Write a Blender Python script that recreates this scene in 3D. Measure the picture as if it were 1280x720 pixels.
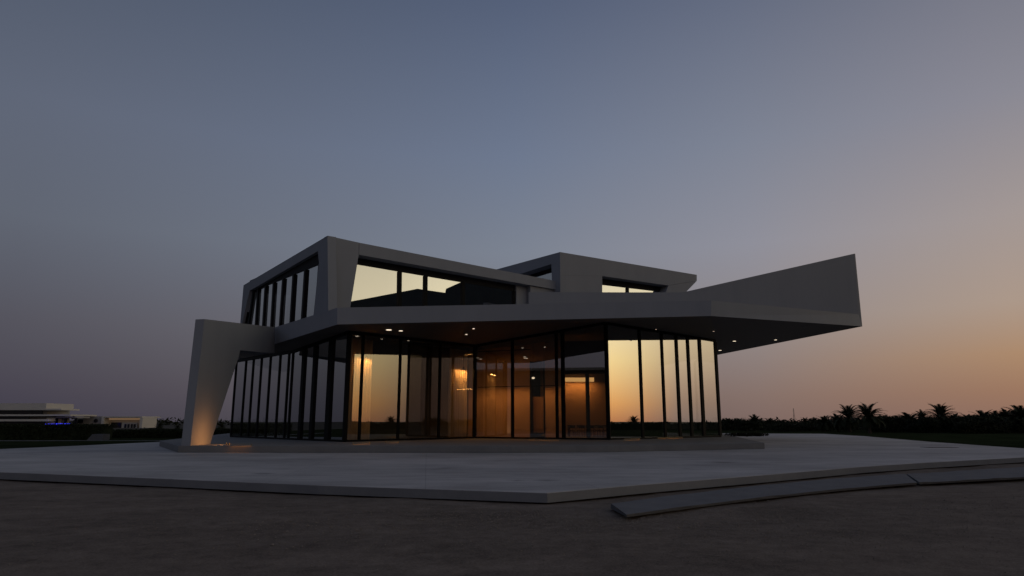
import bpy, bmesh, math, random
from mathutils import Vector, Matrix
from mathutils.geometry import intersect_ray_tri
R = math.radians
scene = bpy.context.scene
for o in list(bpy.data.objects): bpy.data.objects.remove(o)
COL = scene.collection
random.seed(7)

# ------------------------------------------------------------------ camera
H = 1.77; PITCH = R(11.11); F = 850.0
cd = bpy.data.cameras.new('camera'); cam = bpy.data.objects.new('camera', cd); COL.objects.link(cam)
cam.location = (0, 0, H); cam.rotation_euler = (R(90)+PITCH, 0, 0)
cd.sensor_width = 36; cd.lens = 36*F/1280; cd.clip_end = 6000; cd.clip_start = .1
scene.camera = cam

def srgb(r, g, b):
    f = lambda c: (c/255/12.92) if c/255 <= .04045 else ((c/255+.055)/1.055)**2.4
    return (f(r), f(g), f(b), 1)

# ------------------------------------------------------------------ dusk sky
SUN_AZ = R(100)          # clockwise from the view direction (+Y): the sun has set to the right
w = bpy.data.worlds.new('World'); scene.world = w; w.use_nodes = True
nt = w.node_tree; nt.nodes.clear(); N = nt.nodes; L = nt.links
def wn(t, **k):
    n = N.new(t)
    for a, b in k.items(): setattr(n, a, b)
    return n
tc = wn('ShaderNodeTexCoord'); nrm = wn('ShaderNodeVectorMath', operation='NORMALIZE'); L.new(tc.outputs['Generated'], nrm.inputs[0])
sep = wn('ShaderNodeSeparateXYZ'); L.new(nrm.outputs[0], sep.inputs[0])
asn = wn('ShaderNodeMath', operation='ARCSINE'); L.new(sep.outputs['Z'], asn.inputs[0])
el = wn('ShaderNodeMapRange'); el.inputs['From Min'].default_value = 0; el.inputs['From Max'].default_value = R(90)
L.new(asn.outputs[0], el.inputs['Value'])
flat = wn('ShaderNodeVectorMath', operation='MULTIPLY'); flat.inputs[1].default_value = (1, 1, 0); L.new(nrm.outputs[0], flat.inputs[0])
fn = wn('ShaderNodeVectorMath', operation='NORMALIZE'); L.new(flat.outputs[0], fn.inputs[0])
dt = wn('ShaderNodeVectorMath', operation='DOT_PRODUCT'); L.new(fn.outputs[0], dt.inputs[0])
dt.inputs[1].default_value = (math.sin(SUN_AZ), math.cos(SUN_AZ), 0)
def ramp(stops):        # stops: (elevation in degrees, srgb)
    r = wn('ShaderNodeValToRGB'); cr = r.color_ramp; cr.interpolation = 'LINEAR'
    while len(cr.elements) < len(stops): cr.elements.new(.5)
    for e, (d, c) in zip(cr.elements, stops):
        e.position = d/90; e.color = srgb(*c) if len(c) == 3 else c
    L.new(el.outputs[0], r.inputs[0]); return r
SKY = [  # (cos of angle to sunset azimuth, ramp)
 (-1.0, [(0,(60,59,68)), (4,(70,71,80)), (10,(86,91,100)), (18,(88,95,110)), (33,(68,77,96)), (90,(50,58,76))]),
 (-0.73,[(0,(64,61,73)), (2,(70,67,79)), (7,(82,81,92)), (14,(94,99,112)), (22,(94,101,118)), (34,(76,85,103)), (90,(58,67,86))]),
 (-0.17,[(0,(92,85,88)), (2,(102,94,96)), (7,(118,115,122)), (14,(122,129,143)), (22,(108,119,141)), (34,(84,95,119)), (90,(66,77,100))]),
 (0.17, [(0,(124,103,97)), (2,(132,112,105)), (7,(143,133,132)), (14,(141,141,152)), (22,(124,130,146)), (34,(95,103,124)), (90,(68,78,102))]),
 (0.45, [(0,(141,108,94)), (2,(154,118,96)), (4.5,(169,135,107)), (8,(170,150,136)), (14,(160,149,147)), (22,(136,135,146)), (34,(104,108,124)), (90,(68,78,98))]),
 (0.74, [(0,(108,86,80)), (2,(116,92,84)), (5,(136,114,100)), (9,(168,150,128)), (14,(174,162,148)), (22,(142,139,144)), (34,(100,104,118)), (90,(68,78,98))]),
 (0.93, [(0,(.22,.16,.13,1)), (1.5,(.28,.20,.15,1)), (3,(.36,.27,.19,1)), (6,(.58,.47,.30,1)), (10,(.80,.70,.48,1)), (16,(.64,.58,.42,1)), (26,(.28,.28,.28,1)), (90,(.06,.075,.12,1))]),
 (0.967,[(0,(.25,.18,.15,1)), (1.5,(.32,.23,.17,1)), (3,(.42,.31,.22,1)), (6,(.68,.54,.34,1)), (10,(.88,.78,.54,1)), (16,(.68,.62,.45,1)), (26,(.28,.28,.28,1)), (90,(.06,.075,.12,1))]),
 (0.986,[(0,(.62,.26,.11,1)), (1.5,(.92,.46,.16,1)), (5,(1.12,.86,.40,1)), (9,(1.10,.98,.66,1)), (16,(.80,.74,.54,1)), (26,(.30,.30,.29,1)), (45,(.12,.14,.17,1)), (90,(.06,.075,.12,1))]),
]
prev = None; pk = None
for k, st in SKY:
    r = ramp(st)
    if prev is None: prev = r.outputs[0]; pk = k; continue
    mr = wn('ShaderNodeMapRange'); mr.inputs['From Min'].default_value = pk; mr.inputs['From Max'].default_value = k
    mr.interpolation_type = 'LINEAR'; L.new(dt.outputs['Value'], mr.inputs['Value'])
    mx = wn('ShaderNodeMix', data_type='RGBA'); L.new(mr.outputs[0], mx.inputs[0]); L.new(prev, mx.inputs[6]); L.new(r.outputs[0], mx.inputs[7])
    prev = mx.outputs[2]; pk = k
skyt = wn('ShaderNodeTexSky'); skyt.sky_type = 'NISHITA'; skyt.sun_disc = False
skyt.sun_elevation = R(1.5); skyt.sun_rotation = SUN_AZ; skyt.dust_density = 3
bg1 = wn('ShaderNodeBackground'); bg1.inputs[1].default_value = 1.0; L.new(prev, bg1.inputs[0])
bg2 = wn('ShaderNodeBackground'); bg2.inputs[1].default_value = .008; L.new(skyt.outputs[0], bg2.inputs[0])
ad = wn('ShaderNodeAddShader'); L.new(bg1.outputs[0], ad.inputs[0]); L.new(bg2.outputs[0], ad.inputs[1])
wo = wn('ShaderNodeOutputWorld'); L.new(ad.outputs[0], wo.inputs[0])

# the last glow of the set sun
sl = bpy.data.lights.new('sun', 'SUN'); sl.energy = .03; sl.angle = R(12); sl.color = (1, .72, .45)
so = bpy.data.objects.new('sun', sl); COL.objects.link(so)
sd = Vector((math.sin(SUN_AZ)*math.cos(R(3)), math.cos(SUN_AZ)*math.cos(R(3)), math.sin(R(3))))
so.rotation_euler = (-sd).to_track_quat('-Z', 'Y').to_euler()

vs = scene.view_settings; vs.view_transform = 'Standard'; vs.look = 'None'; vs.exposure = 0; vs.gamma = 1; vs.use_curve_mapping = False
scene.render.engine = 'CYCLES'
scene.cycles.max_bounces = 8; scene.cycles.transparent_max_bounces = 16; scene.cycles.glossy_bounces = 4
scene.cycles.sample_clamp_indirect = 3

cp, sp = math.cos(PITCH), math.sin(PITCH)
def ray(px, py):
    cx, cy = (px-640)/F, (360-py)/F
    return Vector((cx, cp-cy*sp, sp+cy*cp))
def P(px, py, Y):                       # surveyed point: bearing + distance
    d = ray(px, py); return Vector((0,0,H)) + d*(Y/d.y)
def G(px, py, z=0.0):                   # point on a level surface
    d = ray(px, py); return Vector((0,0,H)) + d*((z-H)/d.z)

# ------------------------------------------------------------------ materials
def mat(name, base, rough=.8, var=None, scale=1, metallic=0, bump=0, bscale=None, detail=6, coat=0, spec=.5, stretch=None):
    m = bpy.data.materials.new(name); m.use_nodes = True; t = m.node_tree; b = t.nodes['Principled BSDF']
    b.inputs['Roughness'].default_value = rough; b.inputs['Metallic'].default_value = metallic
    b.inputs['Specular IOR Level'].default_value = spec
    b.inputs['Base Color'].default_value = (*base, 1)
    if var:
        g = t.nodes.new('ShaderNodeNewGeometry'); mp = t.nodes.new('ShaderNodeMapping'); t.links.new(g.outputs['Position'], mp.inputs[0])
        if stretch: mp.inputs['Scale'].default_value = stretch
        n = t.nodes.new('ShaderNodeTexNoise'); n.inputs['Scale'].default_value = scale; n.inputs['Detail'].default_value = detail
        n.inputs['Roughness'].default_value = .62; t.links.new(mp.outputs[0], n.inputs['Vector'])
        cr = t.nodes.new('ShaderNodeValToRGB'); cr.color_ramp.elements[0].position = .3; cr.color_ramp.elements[1].position = .7
        cr.color_ramp.elements[0].color = (*base, 1); cr.color_ramp.elements[1].color = (*var, 1)
        t.links.new(n.outputs[0], cr.inputs[0]); t.links.new(cr.outputs[0], b.inputs['Base Color'])
    if bump:
        g = t.nodes.new('ShaderNodeNewGeometry')
        n = t.nodes.new('ShaderNodeTexNoise'); n.inputs['Scale'].default_value = bscale or 10; n.inputs['Detail'].default_value = 8
        t.links.new(g.outputs['Position'], n.inputs['Vector'])
        bp = t.nodes.new('ShaderNodeBump'); bp.inputs['Strength'].default_value = bump; bp.inputs['Distance'].default_value = .05
        t.links.new(n.outputs[0], bp.inputs['Height']); t.links.new(bp.outputs[0], b.inputs['Normal'])
    return m
M = {}
M['plaster'] = mat('plaster', (.232,.238,.256), .8, (.256,.262,.28), .55, bump=.08, bscale=3, detail=9, stretch=(1.3,1.3,.3))
M['terrace_edge_shade'] = mat('terrace_edge_shade', (.165,.165,.175), .9, (.21,.21,.215), .7, bump=.3, bscale=6)  # darker than the slab top: shade of upright faces put into the colour
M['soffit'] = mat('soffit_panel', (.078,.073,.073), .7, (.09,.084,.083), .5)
M['black'] = mat('black_metal', (.004,.004,.0045), .55, spec=.12)
M['reveal'] = mat('dark_reveal', (.012,.012,.014), .7, spec=.2)
M['plinth'] = mat('plinth_stone', (.15,.147,.147), .8, (.19,.185,.18), .9, bump=.15, bscale=8)
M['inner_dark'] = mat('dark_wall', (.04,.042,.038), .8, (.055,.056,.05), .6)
M['inner_wall'] = mat('plaster_warm', (.36,.215,.12), .8, (.40,.245,.14), .4)
M['wood'] = mat('oak_panel', (.20,.10,.045), .5, (.28,.15,.07), 1.2, stretch=(6,6,.5))
M['floor_in'] = mat('interior_floor', (.10,.08,.065), .4, (.13,.10,.08), .6)
M['curtain'] = mat('curtain_linen', (.55,.42,.27), .9, (.62,.48,.32), 3, stretch=(1,1,.1))
M['trunk'] = mat('palm_bark', (.045,.035,.028), .9, (.07,.055,.04), 9, bump=.5, bscale=12)
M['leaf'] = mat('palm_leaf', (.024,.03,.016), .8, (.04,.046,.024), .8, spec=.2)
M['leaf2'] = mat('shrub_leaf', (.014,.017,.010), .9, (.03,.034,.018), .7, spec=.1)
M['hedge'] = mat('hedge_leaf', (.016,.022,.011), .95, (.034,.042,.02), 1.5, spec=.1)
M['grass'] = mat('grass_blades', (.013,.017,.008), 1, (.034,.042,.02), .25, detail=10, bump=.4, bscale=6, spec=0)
M['sandground'] = mat('far_sand', (.045,.04,.032), 1, (.065,.057,.045), .02, spec=.1)
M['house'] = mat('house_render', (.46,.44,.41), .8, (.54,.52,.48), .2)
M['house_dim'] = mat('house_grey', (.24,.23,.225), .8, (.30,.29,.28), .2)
M['house_glass'] = mat('house_glass', (.015,.016,.02), .15)
M['dark_wood'] = mat('dark_furniture', (.02,.014,.01), .5, (.03,.02,.014), 4)
M['kerb'] = mat('kerb_concrete', (.10,.10,.107), .9, (.14,.138,.143), 1.6, bump=.3, bscale=9)
M['stone'] = mat('gravel_stone', (.10,.082,.066), .95, (.24,.20,.165), 9)
M['steel'] = mat('mast_steel', (.15,.15,.16), .5, metallic=.6)
M['brass'] = mat('brass_trim', (.30,.25,.17), .4, metallic=.8)
def emis(name, col, s):
    m = bpy.data.materials.new(name); m.use_nodes = True; t = m.node_tree; t.nodes.clear()
    e = t.nodes.new('ShaderNodeEmission'); e.inputs[0].default_value = (*col, 1); e.inputs[1].default_value = s
    o = t.nodes.new('ShaderNodeOutputMaterial'); t.links.new(e.outputs[0], o.inputs[0]); return m
M['lens'] = emis('downlight_lens', (1,.82,.6), 1.5)
M['lens_dim'] = emis('downlight_lens_dim', (1,.75,.55), .5)
M['warm_strip'] = emis('warm_strip', (1,.55,.2), .9)
M['blue_strip'] = emis('blue_strip', (.04,.05,1), 1.1)
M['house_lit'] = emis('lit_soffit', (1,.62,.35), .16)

def glassmat(name, tint, r0, pw=1.0, gtint=(1,1,1)):
    m = bpy.data.materials.new(name); m.use_nodes = True; t = m.node_tree; t.nodes.clear(); n = t.nodes.new
    tr = n('ShaderNodeBsdfTransparent'); tr.inputs[0].default_value = (*tint, 1)
    gl = n('ShaderNodeBsdfGlossy'); gl.inputs['Roughness'].default_value = .004; gl.inputs[0].default_value = (*gtint, 1)
    gg = n('ShaderNodeNewGeometry'); dp = n('ShaderNodeVectorMath'); dp.operation = 'DOT_PRODUCT'
    t.links.new(gg.outputs['Incoming'], dp.inputs[0]); t.links.new(gg.outputs['Normal'], dp.inputs[1])
    def mth(op, a_, b_):
        x = n('ShaderNodeMath'); x.operation = op
        for i_, q_ in enumerate((a_, b_)):
            if q_ is None: continue
            if isinstance(q_, (int, float)): x.inputs[i_].default_value = q_
            else: t.links.new(q_, x.inputs[i_])
        return x.outputs[0]
    c_ = mth('ABSOLUTE', dp.outputs['Value'], None); k_ = mth('POWER', mth('SUBTRACT', 1.0, c_), 5.0)
    f_ = mth('ADD', mth('MULTIPLY', k_, 1-r0), r0)
    f_ = mth('MULTIPLY', f_, mth('SUBTRACT', 1.0, gg.outputs['Backfacing']))      # only the outer skin of a pane is coated
    mr_out = f_
    nz = n('ShaderNodeTexNoise'); nz.inputs['Scale'].default_value = .35; nz.inputs['Detail'].default_value = 1
    g = n('ShaderNodeNewGeometry'); t.links.new(g.outputs['Position'], nz.inputs['Vector'])
    bp = n('ShaderNodeBump'); bp.inputs['Strength'].default_value = .008; bp.inputs['Distance'].default_value = .05; t.links.new(nz.outputs[0], bp.inputs['Height']); t.links.new(bp.outputs[0], gl.inputs['Normal'])
    mx = n('ShaderNodeMixShader'); o = n('ShaderNodeOutputMaterial')
    t.links.new(mr_out, mx.inputs[0]); t.links.new(tr.outputs[0], mx.inputs[1]); t.links.new(gl.outputs[0], mx.inputs[2]); t.links.new(mx.outputs[0], o.inputs[0])
    return m
M['glass'] = glassmat('tinted_glass', (.85,.83,.79), .27)
M['glass_room'] = glassmat('tinted_glass_room', (.85,.83,.79), .30)
M['glass_gold'] = glassmat('coated_glass', (.75,.73,.68), .70)
M['glass_side'] = glassmat('side_glass', (.5,.5,.5), .55)
M['glass_up'] = glassmat('mirror_glass', (.35,.36,.36), .65)

def terrace_mat():
    m = bpy.data.materials.new('terrace_concrete'); m.use_nodes = True; t = m.node_tree; b = t.nodes['Principled BSDF']; n = t.nodes.new; l = t.links.new
    g = n('ShaderNodeNewGeometry')
    def noise(sc, stretch=None, det=6, rough=.6):
        mp = n('ShaderNodeMapping'); l(g.outputs['Position'], mp.inputs[0])
        if stretch: mp.inputs['Scale'].default_value = stretch
        z = n('ShaderNodeTexNoise'); z.inputs['Scale'].default_value = sc; z.inputs['Detail'].default_value = det; z.inputs['Roughness'].default_value = rough
        l(mp.outputs[0], z.inputs['Vector']); return z.outputs[0]
    a = noise(.16, (1,1.6,1), 8); c = noise(1.1, (.5,2,1), 8, .7); d = noise(14, None, 4)
    def rmp(src, lo, hi, a0, a1):
        x = n('ShaderNodeMapRange'); l(src, x.inputs[0]); x.inputs['From Min'].default_value = lo; x.inputs['From Max'].default_value = hi; x.inputs['To Min'].default_value = a0; x.inputs['To Max'].default_value = a1; return x.outputs[0]
    def mul(p, q):
        x = n('ShaderNodeMath'); x.operation = 'MULTIPLY'; l(p, x.inputs[0]); l(q, x.inputs[1]); return x.outputs[0]
    v = mul(mul(rmp(a, .35, .65, .74, 1.1), rmp(c, .35, .65, .80, 1.08)), rmp(d, .3, .7, .94, 1.05))
    vo = n('ShaderNodeTexVoronoi'); vo.inputs['Scale'].default_value = .5; l(g.outputs['Position'], vo.inputs['Vector'])
    v = mul(v, rmp(vo.outputs['Distance'], .02, .13, .72, 1))          # damp spots
    for sx_, sy_, sr_ in ((G(647,600.5,.25).x, G(647,600.5,.25).y, .20), (G(683,600.5,.25).x, G(683,600.5,.25).y, .26), (G(560,585,.25).x, G(560,585,.25).y, .35), (G(330,592,.25).x, G(330,592,.25).y, .3), (G(905,578,.25).x, G(905,578,.25).y, .4)):
        vd = n('ShaderNodeVectorMath'); vd.operation = 'DISTANCE'; l(g.outputs['Position'], vd.inputs[0]); vd.inputs[1].default_value = (sx_, sy_, .25)
        ad_ = n('ShaderNodeMath'); ad_.operation = 'ADD'; l(vd.outputs['Value'], ad_.inputs[0]); l(rmp(noise(2.3), .3, .7, -.15, .15), ad_.inputs[1])
        v = mul(v, rmp(ad_.outputs[0], sr_*.3, sr_*1.5, .62, 1))
    # sawn joints every 4 m
    br = n('ShaderNodeTexBrick'); mp = n('ShaderNodeMapping'); mp.inputs['Rotation'].default_value = (0,0,R(-7)); l(g.outputs['Position'], mp.inputs[0]); l(mp.outputs[0], br.inputs['Vector'])
    br.inputs['Scale'].default_value = 1; br.inputs['Brick Width'].default_value = 4; br.inputs['Row Height'].default_value = 4; br.offset = 0
    br.inputs['Mortar Size'].default_value = .012; br.inputs['Mortar Smooth'].default_value = .2
    br.inputs['Color1'].default_value = (1,1,1,1); br.inputs['Color2'].default_value = (.93,.93,.93,1); br.inputs['Mortar'].default_value = (.75,.75,.75,1)
    v = mul(v, br.outputs['Color'])
    cb = n('ShaderNodeMix'); cb.data_type = 'RGBA'; cb.blend_type = 'MULTIPLY'; cb.inputs[0].default_value = 1
    cb.inputs[6].default_value = (.47,.44,.425,1); l(v, cb.inputs[7]); l(cb.outputs[2], b.inputs['Base Color'])
    b.inputs['Roughness'].default_value = .75; b.inputs['Specular IOR Level'].default_value = .3
    bp = n('ShaderNodeBump'); bp.inputs['Strength'].default_value = .15; bp.inputs['Distance'].default_value = .01; l(d, bp.inputs['Height']); l(bp.outputs[0], b.inputs['Normal'])
    return m
M['terrace'] = terrace_mat()

def dirt_mat():
    m = bpy.data.materials.new('compacted_sand'); m.use_nodes = True; t = m.node_tree; b = t.nodes['Principled BSDF']; n = t.nodes.new; l = t.links.new
    g = n('ShaderNodeNewGeometry')
    def noise(sc, st=(1,1,1), det=8):
        mp = n('ShaderNodeMapping'); l(g.outputs['Position'], mp.inputs[0]); mp.inputs['Scale'].default_value = st
        z = n('ShaderNodeTexNoise'); z.inputs['Scale'].default_value = sc; z.inputs['Detail'].default_value = det; z.inputs['Roughness'].default_value = .65
        l(mp.outputs[0], z.inputs['Vector']); return z.outputs[0]
    a = noise(.35, (.8,1.2,1)); c = noise(3.5); d = noise(28, det=4); e = noise(.8, (.8,1.3,1))
    mix = n('ShaderNodeMath'); mix.operation = 'ADD'; l(a, mix.inputs[0]); l(c, mix.inputs[1])
    mix2 = n('ShaderNodeMath'); mix2.operation = 'ADD'; l(mix.outputs[0], mix2.inputs[0]); l(d, mix2.inputs[1])
    mix3 = n('ShaderNodeMath'); mix3.operation = 'ADD'; l(mix2.outputs[0], mix3.inputs[0]); l(e, mix3.inputs[1])
    mr = n('ShaderNodeMapRange'); l(mix3.outputs[0], mr.inputs[0]); mr.inputs['From Min'].default_value = 1.6; mr.inputs['From Max'].default_value = 2.4
    cr = n('ShaderNodeValToRGB'); l(mr.outputs[0], cr.inputs[0])
    cr.color_ramp.elements[0].color = (.088,.068,.054,1); cr.color_ramp.elements[1].color = (.23,.182,.148,1)
    l(cr.outputs[0], b.inputs['Base Color']); b.inputs['Roughness'].default_value = .95; b.inputs['Specular IOR Level'].default_value = .15
    bp = n('ShaderNodeBump'); bp.inputs['Strength'].default_value = .6; bp.inputs['Distance'].default_value = .03
    ad = n('ShaderNodeMath'); ad.operation = 'ADD'; l(c, ad.inputs[0]); l(d, ad.inputs[1]); l(ad.outputs[0], bp.inputs['Height']); l(bp.outputs[0], b.inputs['Normal'])
    return m
M['dirt'] = dirt_mat()

# ------------------------------------------------------------------ helpers
def onplane(px, py, A, B, off=0.0):     # on the vertical plane through A,B, set back by off
    t = Vector((B.x-A.x, B.y-A.y, 0)).normalized(); n = Vector((t.y, -t.x, 0))
    if n.y > 0: n = -n
    q = A - n*off; d = ray(px, py); o = Vector((0,0,H))
    return o + d*((q-o).dot(n)/d.dot(n))
def nrm2(A, B):
    t = Vector((B.x-A.x, B.y-A.y, 0)).normalized(); n = Vector((t.y, -t.x, 0))
    return -n if n.y > 0 else n

def link(name, bm, m, parent=None, smooth=False):
    bmesh.ops.recalc_face_normals(bm, faces=bm.faces)
    me = bpy.data.meshes.new(name); bm.to_mesh(me); bm.free()
    for mm in (m if isinstance(m, (list, tuple)) else [m]): me.materials.append(M[mm] if isinstance(mm, str) else mm)
    if smooth:
        for p in me.polygons: p.use_smooth = True
    o = bpy.data.objects.new(name, me); COL.objects.link(o)
    if parent: o.parent = parent; o.matrix_parent_inverse = Matrix.Translation(-world_loc(parent))
    return o
def world_loc(o):       # parts are modelled in world coordinates; only the things' empties are moved
    return Vector(o.location) if o.type == 'EMPTY' else Vector((0,0,0))
def tag(o, label, cat, group=None):
    o['label'] = label; o['category'] = cat
    if group: o['group'] = group
    return o
def struct(o): o['kind'] = 'structure'; return o
def thing(name, label, cat, loc=(0,0,0), group=None):
    o = bpy.data.objects.new(name, None); COL.objects.link(o); o.location = loc; o.empty_display_size = .3
    return tag(o, label, cat, group)
def prism(bm, pts, vec):                # solid from a polygon, extruded by vec
    a = [bm.verts.new(p) for p in pts]; b = [bm.verts.new(Vector(p)+vec) for p in pts]; n = len(pts)
    bm.faces.new(a); bm.faces.new(b[::-1])
    for i in range(n): bm.faces.new((a[i], b[i], b[(i+1)%n], a[(i+1)%n]))
def box(bm, lo, hi, rz=0, c=None):
    lo = Vector(lo); hi = Vector(hi)
    vs_ = [Vector((x,y,z)) for x in (lo.x,hi.x) for y in (lo.y,hi.y) for z in (lo.z,hi.z)]
    if rz:
        c = Vector(c) if c else (lo+hi)/2; rm = Matrix.Rotation(rz, 3, 'Z'); vs_ = [rm@(v-c)+c for v in vs_]
    v = [bm.verts.new(q) for q in vs_]
    for f in ((0,1,3,2),(4,6,7,5),(0,4,5,1),(2,3,7,6),(0,2,6,4),(1,5,7,3)): bm.faces.new([v[i] for i in f])
def bar(bm, a, b, w, d, side):          # bar a->b, width w along 'side', depth d across
    a = Vector(a); b = Vector(b); s = Vector(side).normalized(); ax = (b-a).normalized(); n = ax.cross(s).normalized()
    q = []
    for p in (a, b):
        for i, j in ((-1,-1),(1,-1),(1,1),(-1,1)): q.append(bm.verts.new(p + s*(i*w/2) + n*(j*d/2)))
    for f in ((3,2,1,0),(4,5,6,7),(0,1,5,4),(1,2,6,5),(2,3,7,6),(3,0,4,7)): bm.faces.new([q[i] for i in f])
def tube(bm, pts, rad, seg=8):
    rings = []
    for i, p in enumerate(pts):
        p = Vector(p); d = (Vector(pts[min(i+1, len(pts)-1)]) - Vector(pts[max(i-1,0)])).normalized()
        u = d.orthogonal().normalized(); v = d.cross(u)
        rings.append([bm.verts.new(p + (u*math.cos(2*math.pi*k/seg)+v*math.sin(2*math.pi*k/seg))*rad[i]) for k in range(seg)])
    for a, b in zip(rings, rings[1:]):
        for k in range(seg): bm.faces.new((a[k], a[(k+1)%seg], b[(k+1)%seg], b[k]))
    bm.faces.new(rings[0][::-1]); bm.faces.new(rings[-1])

ZT, ZP = .25, .58       # terrace and plinth levels

# ------------------------------------------------------------------ ground
bm = bmesh.new(); bmesh.ops.create_grid(bm, x_segments=8, y_segments=8, size=3500)
struct(link('ground', bm, 'sandground')).location.z = -.03
# trampled sand in front of the terrace: gently uneven sheet
bm = bmesh.new()
from mathutils import noise as mnoise
nx, ny = 260, 120; X0, X1, Y0, Y1 = -42, 46, -14, 36
grid = [[None]*(ny+1) for _ in range(nx+1)]
for i in range(nx+1):
    for j in range(ny+1):
        x = X0+(X1-X0)*i/nx; y = Y0+(Y1-Y0)*j/ny
        z = .030*mnoise.noise(Vector((x*.25, y*.5, 0))) + .016*mnoise.noise(Vector((x*1.3, y*1.8, 3))) + .010*mnoise.noise(Vector((x*3.1, y*3.3, 9)))
        grid[i][j] = bm.verts.new((x, y, z))
for i in range(nx):
    for j in range(ny): bm.faces.new((grid[i][j], grid[i+1][j], grid[i+1][j+1], grid[i][j+1]))
struct(link('sand_ground', bm, 'dirt', smooth=True))

# grass to the left and right of the terrace
bm = bmesh.new(); n = 60
bmesh.ops.create_grid(bm, x_segments=n, y_segments=n, size=1)
for v in bm.verts: v.co = Vector((-95+v.co.x*80, 52+v.co.y*26, .06+.03*mnoise.noise(Vector((v.co.x*6, v.co.y*6, 0)))))
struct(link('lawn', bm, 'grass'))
bm = bmesh.new(); bmesh.ops.create_grid(bm, x_segments=n, y_segments=n, size=1)
for v in bm.verts: v.co = Vector((95+v.co.x*92, 88+v.co.y*66, .06+.03*mnoise.noise(Vector((v.co.x*6, v.co.y*6, 4)))))
def yback(x): 
    e_ = [(0,90),(24.5,84),(31,72),(29,48),(30,40),(60,34)]
    return 88 if x < 5 else (82 if x < 24 else (70 if x < 36 else 30))
BK = [G(1450,564.5,.02), G(1280,560.5,.02), G(1160,552,.02), G(1080,545.2,.02), G(1030,542.2,.02), G(900,541.6,.02)]
def behind(v):
    for p_, q_ in zip(BK, BK[1:]):
        # edge runs from near right to far left; keep the outer side, overlap 1.5 m under the slab
        d_ = (q_-p_); d_.z = 0; d_.normalize(); m_ = Vector((d_.y, -d_.x, 0)); t_ = (v-p_).dot(d_)
        if 0 <= t_ <= (q_-p_).length and (v-p_).dot(m_) > -1.5: return True
    return v.y > 88 or v.x > 52
bmesh.ops.delete(bm, geom=[f for f in bm.faces if not behind(f.calc_center_median())], context='FACES')
struct(link('lawn', bm, 'grass'))

# terrace slab
front = [G(-420,577,ZT), G(-200,583.5,ZT), G(0,590,ZT), G(200,598,ZT), G(400,606.6,ZT), G(684,616,ZT), G(799,606,ZT), G(951,594,ZT), G(1082,583,ZT), G(1160,578,ZT), G(1280,571.5,ZT), G(1450,565.5,ZT)]
back = [G(1450,564.5,ZT), G(1280,560.5,ZT), G(1160,552,ZT), G(1080,545.2,ZT), G(1030,542.2,ZT), G(900,541.6,ZT), G(640,541.8,ZT), G(300,546,ZT), G(225,551,ZT), G(100,557,ZT), G(0,561.3,ZT), G(-200,569,ZT)]
bm = bmesh.new(); prism(bm, front+back, Vector((0,0,-.205)))
bmesh.ops.triangulate(bm, faces=[f for f in bm.faces if len(f.verts) > 4])
ter = struct(link('terrace', bm, 'terrace'))
bv = ter.modifiers.new('b', 'BEVEL'); bv.width = .015; bv.segments = 2; bv.limit_method = 'ANGLE'; bv.angle_limit = R(50)

bm = bmesh.new(); pr_ = None  # thin strips over the slab's front faces, carrying their shade as colour
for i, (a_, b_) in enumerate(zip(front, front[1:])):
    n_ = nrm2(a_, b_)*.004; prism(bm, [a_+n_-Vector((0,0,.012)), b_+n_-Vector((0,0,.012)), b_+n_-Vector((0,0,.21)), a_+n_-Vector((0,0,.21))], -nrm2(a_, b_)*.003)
struct(link('terrace_edge_shade', bm, 'terrace_edge_shade'))
# tilted precast kerb stones along the right front edge
def kerb_stone(a0, a1, b0, b1, th, name, label, bow=None):
    # a = upper/rear edge, b = lower/front edge ; both 3D
    bm = bmesh.new(); k = 24
    rows = []
    for i in range(k+1):
        t = i/k; a = a0.lerp(a1, t); b = b0.lerp(b1, t)
        if bow: a = a+bow[0]*(4*t*(1-t)); b = b+bow[1]*(4*t*(1-t))
        j = .018*mnoise.noise(Vector((t*11, a0.x, 0))); f_ = .03*mnoise.noise(Vector((t*23, a0.x, 5)))
        rows.append([bm.verts.new(a+Vector((0,0,j))), bm.verts.new(b+Vector((0,f_,j))), bm.verts.new(b+Vector((.02,.05,-th))), bm.verts.new(a+Vector((0,.1,-th-.05)))])
    for r, s in zip(rows, rows[1:]):
        for q in range(4): bm.faces.new((r[q], r[(q+1)%4], s[(q+1)%4], s[q]))
    bm.faces.new(rows[0]); bm.faces.new(rows[-1][::-1])
    o = link(name, bm, 'kerb'); tag(o, label, 'kerb stone', 'loose concrete kerbs along the terrace edge'); return o
ka, km, kb = G(764,629.5,.15), G(1010,601.0,.155), G(1131,592.2,.16)
la, lm, lb = G(783,643.2,.10), G(1013,614.8,.10), G(1146,603.2,.12)
kerb_stone(ka, kb, la, lb, .055, 'kerb_stone', 'long tilted concrete kerb unit whose broken near end sticks out over the sand', (
    km-ka.lerp(kb, (km.x-ka.x)/(kb.x-ka.x)), lm-la.lerp(lb, (lm.x-la.x)/(lb.x-la.x))))
kerb_stone(G(1134,592.4,.17), G(1300,582.4,.19), G(1149.5,603.0,.12), G(1310,594.6,.15), .06, 'kerb_stone', 'far tilted concrete kerb unit running out of the picture on the right')

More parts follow.
